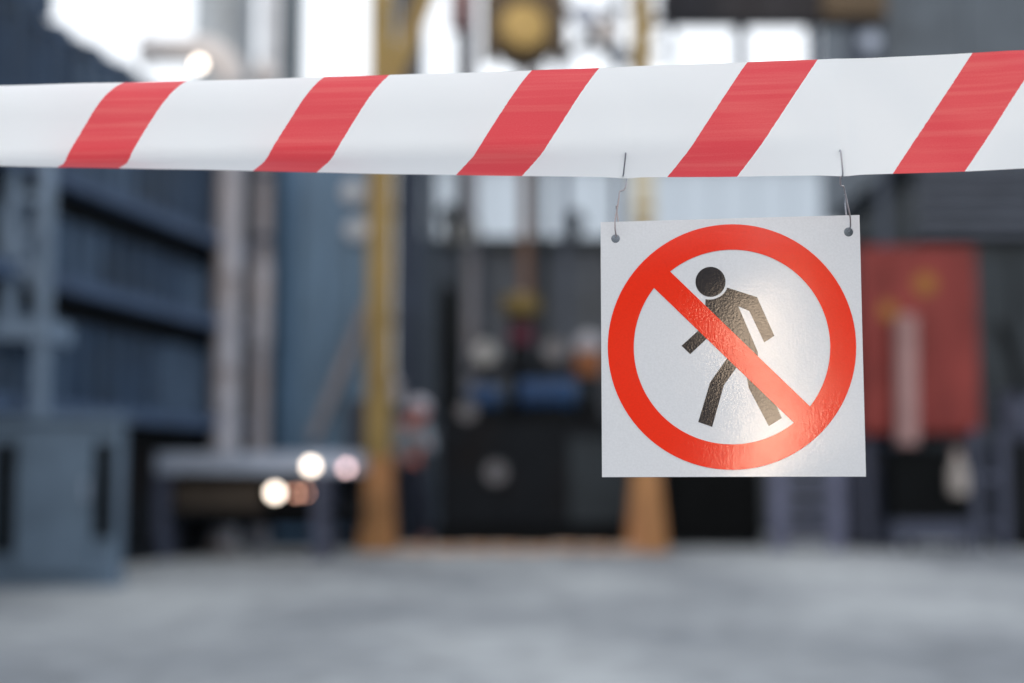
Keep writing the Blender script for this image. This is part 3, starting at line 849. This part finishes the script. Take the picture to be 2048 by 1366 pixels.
def post_frame():
    Y = 14.7
    xa, xb = PX(1952, Y), PX(2004, Y)
    t = thing('post_frame', ((xa+xb)/2, Y, 0), 'pair of slim blue grey posts joined by rails beside the black bin', 'frame')
    for x in (xa, xb):
        MB().box(x-.05, x+.05, Y-.04, Y+.04, 0, PZ(860, Y)).build('post', M['frame_grey'], t)
    for z in (.25, .75):
        MB().box(xa+.05, xb-.05, Y-.02, Y+.02, z-.03, z+.03).build('rail', M['frame_grey'], t)
    Y = 15.2
    x0, x1 = PX(2010, Y), PX(2200, Y)
    t = thing('oil_drum_rack', ((x0+x1)/2, Y, 0), 'black rack with drums cut off by the picture edge', 'rack')
    MB().box(x0, x1, Y, Y+.6, .1, PZ(880, Y)).build('body', M['near_black'], t, bevel=.01)
    MB().box(x0, x1, Y-.02, Y+.62, 0, .098).build('skid', M['black'], t)
    for k in range(2):
        xx = x0+.24+k*.45
        MB().lathe((xx, Y+.3, PZ(880, Y)+.002), [(.2,0),(.21,.02),(.21,.5),(.2,.52)], 'z', 20).build('drum', M['frame_grey'], t)
    MB().bar((PX(2005, Y), Y-.1, PZ(650, Y)), (PX(2050, Y), Y-.1, PZ(800, Y)), .09, .05).build('lever', M['black'], t)
post_frame()
def grey_block():
    Y = 17.0
    x0, x1 = PX(1772, Y, 60), PX(2400, Y, 60)
    t = thing('grey_building', ((x0+x1)/2, Y, 0), 'grey panelled building with horizontal louvres above the red cabinet', 'building')
    zl0, zl1 = PZ(476, Y), PZ(330, Y)
    xl = PX(1838, Y, 400)
    n = 4; wd = (x1-x0)/n
    for i in range(n):
        MB().box(x0+i*wd+.01, x0+(i+1)*wd-.01, Y, Y+.1, zl1+.02, 8.2).build('upper_panel', M['grey_panel'], t)
    MB().box(x0+.05, x1, Y+.11, Y+4, zl1, 8.1).build('upper_core', M['grey_panel'], t)
    MB().box(xl, x1, Y+.2, Y+4, 0, zl1-.003).build('lower_core', M['coping'], t)
    k = 6
    for i in range(k):
        z = zl0 + (zl1-zl0)*i/k
        MB().box(xl-.02, x1, Y-.10, Y+.19, z+.02, z+(zl1-zl0)/k-.045).build('louvre', M['grey_rib'], t)
    for i in range(3):
        MB().box(xl+.05+i*1.1, xl+1.12+i*1.1, Y+.1, Y+.19, .2, zl0-.05).build('lower_panel', M['coping'], t)
grey_block()
def canopy():
    Y = 16.6
    x0, x1 = PX(1322, Y, 40), PX(1770, Y, 40); zb = PZ(48, Y)
    t = thing('dark_canopy', ((x0+x1)/2, Y, 0), 'dark overhead canopy on slim posts with bright sky below', 'canopy')
    MB().box(x0, x1, Y, Y+.22, zb+.02, zb+1.2).build('roof', M['roof_dark'], t)
    n = 5
    for k in range(n):
        a = x0+(x1-x0)*k/n
        MB().box(a+.01, a+(x1-x0)/n-.01, Y-.06, Y-.003, zb, zb+1.2).build('fascia_panel', M['roof_dark'], t)
    for px, wd in ((1345, .04), (1484, .07), (1627, .06), (1716, .10), (1762, .05)):
        x = PX(px, Y, 90)
        MB().box(x-wd, x+wd, Y+.05, Y+.15, PZ(205, Y) if px < 1760 else 0, zb+.018).build('post', M['column_dark'], t)
    MB().box(PX(1322, Y, 40), PX(1752, Y, 40), Y+.05, Y+.15, PZ(225, Y), PZ(206, Y)).build('rail', M['column_dark'], t)
    MB().box(PX(1640, Y, 40), PX(1765, Y, 40), Y-.2, Y-.07, PZ(32, Y)-.06, PZ(32, Y)+.3).build('bracket', M['hoist_dark'], t)
    p = at(1742, 80, Y-.2)
    MB().lathe((p.x, Y-.1, p.z), [(.10,0),(.12,.05),(.08,.08)], 'y', 18).build('float_disc', M['galv'], t)
canopy()

# ------------------------------------------------------------------ barrier tape
def tape_material():
    m = bpy.data.materials.new('striped barrier film'); m.use_nodes = True
    t = m.node_tree; N = t.nodes; L = t.links; b = N['Principled BSDF']
    uv = N.new('ShaderNodeUVMap'); uv.uv_map = 'UVMap'
    sp = N.new('ShaderNodeSeparateXYZ'); L.new(uv.outputs[0], sp.inputs[0])
    def math_(op, a, b_=None, clamp=False):
        n = N.new('ShaderNodeMath'); n.operation = op; n.use_clamp = clamp
        for i, q in enumerate((a, b_)):
            if q is None: continue
            if isinstance(q, (int, float)): n.inputs[i].default_value = q
            else: L.new(q, n.inputs[i])
        return n.outputs[0]
    sh = math_('MULTIPLY', math_('SUBTRACT', sp.outputs[1], .5), .365)
    wob = N.new('ShaderNodeTexNoise'); wob.inputs['Scale'].default_value = 30
    L.new(uv.outputs[0], wob.inputs['Vector'])
    ph = math_('SUBTRACT', sp.outputs[0], sh)
    ph = math_('ADD', ph, math_('MULTIPLY', math_('SUBTRACT', wob.outputs['Fac'], .5), .006))
    fr = math_('FRACT', ph)
    red = math_('LESS_THAN', fr, .318)
    # print streaks along the tape
    mp = N.new('ShaderNodeMapping'); mp.inputs['Scale'].default_value = (.35, 7, 1)
    L.new(uv.outputs[0], mp.inputs['Vector'])
    ns = N.new('ShaderNodeTexNoise'); ns.inputs['Scale'].default_value = 2.0; ns.inputs['Detail'].default_value = 4
    L.new(mp.outputs[0], ns.inputs['Vector'])
    st = N.new('ShaderNodeMapRange'); st.inputs['From Min'].default_value = .45; st.inputs['From Max'].default_value = .72
    L.new(ns.outputs['Fac'], st.inputs['Value'])
    mp2 = N.new('ShaderNodeMapping'); mp2.inputs['Scale'].default_value = (165, 92, 1)
    L.new(uv.outputs[0], mp2.inputs['Vector'])
    gr = N.new('ShaderNodeTexNoise'); gr.inputs['Scale'].default_value = 1.1; gr.inputs['Detail'].default_value = 3
    L.new(mp2.outputs[0], gr.inputs['Vector'])
    grm = N.new('ShaderNodeMapRange'); grm.inputs['From Min'].default_value = .3; grm.inputs['From Max'].default_value = .7
    grm.inputs['To Min'].default_value = .0; grm.inputs['To Max'].default_value = .22
    L.new(gr.outputs['Fac'], grm.inputs['Value'])
    rm = N.new('ShaderNodeMix'); rm.data_type = 'RGBA'
    rm.inputs['A'].default_value = (.84,.070,.090,1); rm.inputs['B'].default_value = (.92,.22,.20,1)
    fac = math_('ADD', math_('MULTIPLY', st.outputs[0], .42), grm.outputs[0], True)
    L.new(fac, rm.inputs['Factor'])
    cm = N.new('ShaderNodeMix'); cm.data_type = 'RGBA'
    cm.inputs['A'].default_value = (.92,.93,.935,1)
    L.new(red, cm.inputs['Factor']); L.new(rm.outputs['Result'], cm.inputs['B'])
    L.new(cm.outputs['Result'], b.inputs['Base Color'])
    b.inputs['Roughness'].default_value = .30
    b.inputs['Specular IOR Level'].default_value = .30
    bp = N.new('ShaderNodeBump'); bp.inputs['Strength'].default_value = .12; bp.inputs['Distance'].default_value = .001
    hgt = math_('ADD', ns.outputs['Fac'], math_('MULTIPLY', gr.outputs['Fac'], .15))
    L.new(hgt, bp.inputs['Height']); L.new(bp.outputs[0], b.inputs['Normal'])
    tr = N.new('ShaderNodeBsdfTranslucent'); L.new(cm.outputs['Result'], tr.inputs['Color'])
    mx = N.new('ShaderNodeMixShader'); mx.inputs[0].default_value = .42
    L.new(b.outputs[0], mx.inputs[1]); L.new(tr.outputs[0], mx.inputs[2])
    L.new(mx.outputs[0], N['Material Output'].inputs['Surface'])
    return m

def tapeY(px):
    # straight run through (px 1250, Y 1.09) with slope -0.215
    k = -.215; x1 = PX(1250, 1.09, 245)
    d = ray(px, 245); s = d.x / d.y
    return (1.09 - k*x1) / (1 - k*s)
TAPE_W = .0915
top_px = np.array([-400,-150,0,245,373,500,650,785,1065,1205,1500,1645,1950,2048,2250,2500])
top_py = np.array([178,173,170,163,160.5,157,154,149,139,135,124,118,105,100,91,79])
bot_px = np.array([-400,-150,0,115,240,500,640,915,1055,1340,1475,1780,1930,2048,2250,2500])
bot_py = np.array([326,329,331,334,336,342,345,349,351,353,353,349,344,336,325,311])
pt_ = np.polyfit(top_px, top_py, 4); pb_ = np.polyfit(bot_px, bot_py, 5)
ph_ = None
def section(A, W=.0915):
    n = 40; ds = W/n
    pts = []
    y = z = 0.0
    for i in range(n+1):
        s = -1 + 2*i/n
        pts.append((y, z, i/n))
        sm = s + 1/n
        if sm > .25: f = A*.62*((sm-.25)/.75)**1.1
        elif sm < -.18:
            q = min(1, (-.18-sm)/.46); f = -A*q*q*(3-2*q)
        else: f = 0
        z += math.cos(f)*ds; y += math.sin(f)*ds
    ym = min(p[0] for p in pts)
    return [(p[0]-ym, p[1], p[2]) for p in pts]
def tape_col(px):
    Y = tapeY(px)
    pxc = min(max(px, -300), 2350)
    ty, by = np.polyval(pt_, pxc), np.polyval(pb_, pxc)
    lo, hi = 0.0, 1.85
    def ext(A):
        s = section(A, .0892 + .021*min(1, max(0, (1750-px)/1750)))
        z0 = at(px, by, Y).z
        pr = [proj((PX(px, Y, 245), Y+p[0], z0+p[1]))[1] for p in s]
        return max(pr)-min(pr), max(pr), s, z0
    for _ in range(18):
        mid = (lo+hi)/2
        if ext(mid)[0] > by-ty: lo = mid
        else: hi = mid
    e, mxp, s, z0 = ext((lo+hi)/2)
    shift = (mxp-by)/F*Y
    return Y, s, z0+shift, (lo+hi)/2
def mid_v(px, py):
    Y, s, z0, A = tape_col(px)
    front = [p for p in s if p[2] > .12]
    return min(front, key=lambda p: abs(proj((PX(px, Y, 245), Y+p[0], z0+p[1]))[1]-py))[2]
ph_ = np.polyfit([176,568.5,989,1418,1851], [i + .365*(mid_v(q, 247)-.5) for i, q in enumerate([176,568.5,989,1418,1851])], 2)
def tape_surface(px, py):
    """point on the tape front for a pixel"""
    Y, s, z0, A = tape_col(px)
    best = min(s, key=lambda p: abs(proj((PX(px, Y, 245), Y+p[0], z0+p[1]))[1]-py) + (0 if p[2] > .1 else 0))
    return Vector((at(px, py, Y).x, Y+best[0], z0+best[1]))
def tape():
    cols = list(range(-900, 900, 30)) + list(range(900, 1960, 8)) + list(range(1960, 2960, 30))
    vs, uvs, fs = [], [], []
    nrow = 41
    As = []
    prev = None
    data = [tape_col(px) for px in cols]
    # extend both ends flat
    for px, (Y, s, z0, A) in zip(cols, data):
        x = PX(px, Y, 245)
        u = np.polyval(ph_, px)
        As.append(A)
        for (y, z, v) in s:
            ripple = .0006*math.sin(px*.011+v*3) + .0004*math.sin(px*.027+v*7)
            for hx in (1251, 1682):      # the film is pulled down a little where a hook pierces it
                q = math.exp(-((px-hx)/26)**2) * max(0, 1-v*1.25)
                z -= .0009*q
                ripple += .0012*q*math.sin((px-hx)/9)*(.4+v)
            vs.append(Vector((x, Y+y+ripple, z0+z))); uvs.append((u, v))
    for i in range(len(cols)-1):
        for j in range(nrow-1):
            fs.append((i*nrow+j, (i+1)*nrow+j, (i+1)*nrow+j+1, i*nrow+j+1))
    base = Vector((.0, 1.1, 1.0))
    me = bpy.data.meshes.new('barrier_tape')
    me.from_pydata([tuple(v-base) for v in vs], [], fs)
    lay = me.uv_layers.new(name='UVMap')
    for lp in me.loops: lay.data[lp.index].uv = uvs[lp.vertex_index]
    me.polygons.foreach_set('use_smooth', [True]*len(me.polygons))
    me.materials.append(tape_material())
    o = bpy.data.objects.new('barrier_tape', me); C.objects.link(o); o.location = base
    tag(o, 'red and white striped barrier tape stretched across the yard in front', 'barrier tape')
    print('TAPE A', [round(a, 2) for a in As[::10]])
    # posts that carry it, beyond the frame
    for px, lab in ((-900, 'grey steel post holding the far end of the barrier tape'), (2930, 'grey steel post holding the near end of the barrier tape')):
        Y = tapeY(px); x = PX(px, Y, 245)
        q = thing('barrier_post', (x, Y+.04, 0), lab, 'post')
        MB().tube([(x, Y+.05, .02), (x, Y+.05, 1.15)], .02, 12).build('shaft', M['galv'], q)
        MB().lathe((x, Y+.05, 0), [(.14,0),(.14,.012),(.03,.02)], 'z', 20).build('foot', M['galv'], q)
tape()

# ------------------------------------------------------------------ hanging sign
SC = at(1466, 692, 1.09)
def sign_pt(px, py):
    d = ray(px, py)
    n = Vector((.14, 1, -.11))
    k = (SC - CAMP).dot(n) / d.dot(n)
    return CAMP + d*k
s_u = (sign_pt(1566, 692) - sign_pt(1366, 692)).normalized()
s_n = Vector((-.14, -1, .11)).normalized()
s_v = s_n.cross(s_u).normalized()
def sign_uv(px, py):
    p = sign_pt(px, py) - SC
    return Vector((p.dot(s_u), p.dot(s_v)))
def warp(u, v):
    """gentle bow of the hanging sheet, along its normal"""
    a = (v*.9 - u*.25)
    h = -.0004*math.cos((a+.015)*42)
    h += .0003*math.sin(u*30+1.0)
    return h
def sign_mesh(polys, off, name, m, parent, step=.006, thick=None, wob=0):
    """polys: list of outlines (uv); first is the outer contour, others are holes"""
    vs, es, fc = [], [], []
    for pl in polys:
        n0 = len(vs)
        for i in range(len(pl)):
            vs.append(pl[i]); es.append((n0+i, n0+(i+1) % len(pl)))
    lo = Vector((min(p.x for p in polys[0]), min(p.y for p in polys[0]))); hi = Vector((max(p.x for p in polys[0]), max(p.y for p in polys[0])))
    def inside(p, pl):
        c = False
        for i in range(len(pl)):
            a, b = pl[i], pl[i-1]
            if (a.y > p.y) != (b.y > p.y) and p.x < (b.x-a.x)*(p.y-a.y)/(b.y-a.y)+a.x: c = not c
        return c
    def dist(p, pl):
        m = 1e9
        for i in range(len(pl)):
            a, b = pl[i-1], pl[i]; ab = b-a
            k = max(0, min(1, (p-a).dot(ab)/max(ab.dot(ab), 1e-12)))
            m = min(m, (a+ab*k-p).length)
        return m
    def ok(p): return inside(p, polys[0]) and not any(inside(p, h) for h in polys[1:])
    x = lo.x+step/2
    while x < hi.x:
        y = lo.y+step/2
        while y < hi.y:
            p = Vector((x, y))
            if ok(p) and all(dist(p, pl) > step*.45 for pl in polys): vs.append(p)
            y += step
        x += step
    V2, E2, F2, *_ = geometry.delaunay_2d_cdt(vs, es, [], 0, 1e-6)
    faces = []
    for f in F2:
        c = (V2[f[0]]+V2[f[1]]+V2[f[2]])/3
        if ok(c): faces.append(tuple(f))
    me = bpy.data.meshes.new(name)
    P3 = [Vector((p.x, p.y, warp(p.x, p.y)+off)) for p in V2]
    if thick:
        n = len(P3)
        P3 += [p - Vector((0,0,thick)) for p in P3]
        cnt = {}
        for f in faces:
            for i in range(3):
                e = (f[i], f[(i+1) % 3]); cnt[tuple(sorted(e))] = cnt.get(tuple(sorted(e)), []) + [e]
        side = [ (e[0][1], e[0][0], e[0][0]+n, e[0][1]+n) for e in cnt.values() if len(e) == 1]
        faces = faces + [tuple(i+n for i in reversed(f)) for f in faces] + side
    me.from_pydata([tuple(p) for p in P3], [], faces)
    me.update()
    me.polygons.foreach_set('use_smooth', [True]*len(me.polygons))
    me.set_sharp_from_angle(angle=R(40))
    me.materials.append(m)
    o = bpy.data.objects.new(name, me); C.objects.link(o)
    if parent is not None: o.parent = parent
    return o
def sign_material(name, col, specks=0.0):
    m = bpy.data.materials.new(name); m.use_nodes = True
    t = m.node_tree; N = t.nodes; L = t.links; b = N['Principled BSDF']
    tc = N.new('ShaderNodeTexCoord')
    n1 = N.new('ShaderNodeTexNoise'); n1.inputs['Scale'].default_value = 640; n1.inputs['Detail'].default_value = 3
    n2 = N.new('ShaderNodeTexNoise'); n2.inputs['Scale'].default_value = 60; n2.inputs['Detail'].default_value = 2
    for n in (n1, n2): L.new(tc.outputs['Object'], n.inputs['Vector'])
    ad = N.new('ShaderNodeMath'); ad.operation = 'MULTIPLY_ADD'
    L.new(n2.outputs['Fac'], ad.inputs[0]); ad.inputs[1].default_value = .8; L.new(n1.outputs['Fac'], ad.inputs[2])
    bp = N.new('ShaderNodeBump'); bp.inputs['Strength'].default_value = .5; bp.inputs['Distance'].default_value = .00008
    L.new(ad.outputs[0], bp.inputs['Height']); L.new(bp.outputs[0], b.inputs['Normal'])
    mr = N.new('ShaderNodeMapRange'); mr.inputs['From Min'].default_value=.3; mr.inputs['From Max'].default_value=.7
    mr.inputs['To Min'].default_value=.96; mr.inputs['To Max'].default_value=1.04
    L.new(n1.outputs['Fac'], mr.inputs['Value'])
    mx = N.new('ShaderNodeMix'); mx.data_type='RGBA'; mx.blend_type='MULTIPLY'; mx.inputs['Factor'].default_value=1
    mx.inputs['A'].default_value = (*col,1); L.new(mr.outputs[0], mx.inputs['B'])
    L.new(mx.outputs['Result'], b.inputs['Base Color'])
    b.inputs['Roughness'].default_value = .10
    b.inputs['Specular IOR Level'].default_value = .35
    return m
def arc_px(cx, cy, rx, ry, n=96, a0=0, a1=2*math.pi, closed=True):
    k = n if closed else n+1
    return [sign_uv(cx+rx*math.cos(a0+(a1-a0)*i/n), cy+ry*math.sin(a0+(a1-a0)*i/n)) for i in range(k)]
def sub_line(a, b, n):
    return [(a[0]+(b[0]-a[0])*i/n, a[1]+(b[1]-a[1])*i/n) for i in range(n)]
def sign():
    white = sign_material('white coated sheet', (.63,.64,.66))
    redm = sign_material('red print', (.78,.028,.008))
    blk = sign_material('black print', (.022,.021,.024))
    t = thing('prohibition_sign', SC, 'square white no entry for pedestrians sign hanging by wire hooks from the tape', 'sign')
    rot = Matrix((s_u, s_v, s_n)).transposed().to_4x4()
    t.rotation_euler = rot.to_euler()
    cor = [(1201,444),(1719,430),(1732,953),(1204,954)]
    out = []
    for i in range(4): out += [sign_uv(*p) for p in sub_line(cor[i], cor[(i+1) % 4], 24)]
    holes = [arc_px(1231, 477, 8.7, 8.7, 24), arc_px(1697, 464, 9.3, 9.3, 24)]
    sign_mesh([out]+holes, 0, 'plate', white, t, thick=.0016)
    # ring, inner clear discs are segments left and right of the bar
    cx, cy = 1464, 694.5; ro, ri = (248.5, 245.5), (196.5, 194.5)
    ring_o = arc_px(cx, cy, *ro)
    # find inner segment outlines: intersect inner ellipse with the bar edges
    def seg(p, q, upper):
        dx, dy = q[0]-p[0], q[1]-p[1]
        pts = []
        for i in range(720):
            a = 2*math.pi*i/720
            X, Yv = cx+ri[0]*math.cos(a), cy+ri[1]*math.sin(a)
            s = dx*(Yv-p[1])-dy*(X-p[0])
            pts.append(((s < 0) == upper, (X, Yv)))
        k = next(i for i in range(720) if pts[i][0] and not pts[i-1][0])
        run = []
        for i in range(720):
            b, P = pts[(k+i) % 720]
            if not b: break
            run.append(P)
        arc = run[::6] + [run[-1]]
        st = sub_line(arc[-1], arc[0], 40)[1:]
        return [sign_uv(*P) for P in arc+st]
    ua = seg((1338.5,543.5), (1619,813.5), True)
    la = seg((1307.5,575.5), (1588,844), False)
    sign_mesh([ring_o, ua, la], .00030, 'prohibition_ring', redm, t)
    # walking figure
    head = arc_px(1421, 564, 30, 30, 40)
    h = [(1454,575.5),(1514,594.5),(1548.7,671.5),(1528.4,684.8),(1498.6,622.3),(1476.4,612.6),(1515.4,703.5),(1517,730),(1563.5,836.5),(1537.6,852.4),
         (1497.3,775.8),(1494,755),(1486,718),(1473.6,734),(1447.7,770.3),(1424.3,853.8),(1396.5,844),(1420.2,764.7),(1454,716.8),(1462,702),(1436,655),
         (1413.8,677),(1380.4,708.2),(1363,691.5),(1396.5,661.2),(1409.6,645),(1411,598.5)]
    neck = []
    a0 = math.atan2(598.5-564, 1411-1421); a1 = math.atan2(575.5-564, 1454-1421)
    for i in range(1, 12):
        a = a0+(a1-a0)*i/12
        r = 36 - 1.2*math.sin(math.pi*i/12)
        neck.append((1421+r*math.cos(a), 564+r*math.sin(a)))
    fig = []
    for i in range(len(h)):
        if i < len(h)-1: fig += sub_line(h[i], h[i+1], 3)
        else: fig.append(h[i])
    fig += neck
    f = sign_mesh([[sign_uv(*p) for p in fig]], .00016, 'walking_figure', blk, t)
    sign_mesh([head], .00016, 'figure_head', blk, f)
sign()

# ------------------------------------------------------------------ wire hooks
def wire_mat():
    return mat('steel wire', (.30,.32,.36), .35, metal=.8, var=.3, scale=60, bump=.1, dirt=(.35,.24,.2), dirt_amt=.5)
WM = wire_mat()
def smooth(pts, n=6):
    out = []
    P = [pts[0]] + pts + [pts[-1]]
    for i in range(1, len(P)-2):
        a, b, c, d = P[i-1], P[i], P[i+1], P[i+2]
        for k in range(n):
            t = k/n
            out.append(.5*((2*b)+(-a+c)*t+(2*a-5*b+4*c-d)*t*t+(-a+3*b-3*c+d)*t**3))
    out.append(pts[-1])
    return out
def hook(front, below, hole, back, lab):
    r = .00062
    A, B = front
    pA, pB = tape_surface(*A), tape_surface(*B)
    dy = Vector((0, 1, 0))
    yA = pA.y
    def wp(px, py, Y): return at(px, py, Y)
    pts = [pA + dy*.008 + Vector((0,0,-.001)), pA + dy*.002 + Vector((0,0,.0006)), pA - dy*.0012, (pA+pB)/2 - dy*.0022, pB - dy*.0016, pB + dy*.004 + Vector((0,0,-.0008))]
    hp = sign_pt(*hole)
    n = len(below)
    Ys, Ye = pB.y + .004, hp.y - .0035
    for i, (x, y) in enumerate(below):
        pts.append(wp(x, y, Ys + (Ye-Ys)*i/(n-1)))
    h0 = sign_pt(hole[0], hole[1])
    pts += [h0 + s_n*.0022, h0 - s_n*.0035]
    b0 = [(x, y) for x, y in back]
    for k, (x, y) in enumerate(b0):
        last = k == len(b0)-1
        pts.append(wp(x, y, h0.y + (.0055 if not last else .003)))
    t = thing('wire_hook', pA, lab, 'hook', 'wire hooks holding the sign')
    MB().tube(smooth(pts, 6), r, 8).build('wire', WM, t)
hook(((1252, 309), (1250.5, 348)), [(1253,356),(1252,370),(1248.5,379),(1244,381.5),(1239.5,383),(1238,395),(1234,420),(1230.5,438),(1230,455)], (1232, 470.5),
     [(1237, 452), (1236, 440), (1234, 425), (1232.5, 411)], 'bent wire hook above the sign hole next to the pale post')
hook(((1680.5, 302.5), (1684.5, 348.5)), [(1681,356),(1681.5,369),(1684,372),(1687,373),(1690,385),(1696,413),(1700,432),(1701,448),(1700.5,455)], (1698.5, 458.5),
     [(1694, 440), (1692, 426), (1690, 405), (1689, 389)], 'bent wire hook above the sign corner closest to the red cabinet')
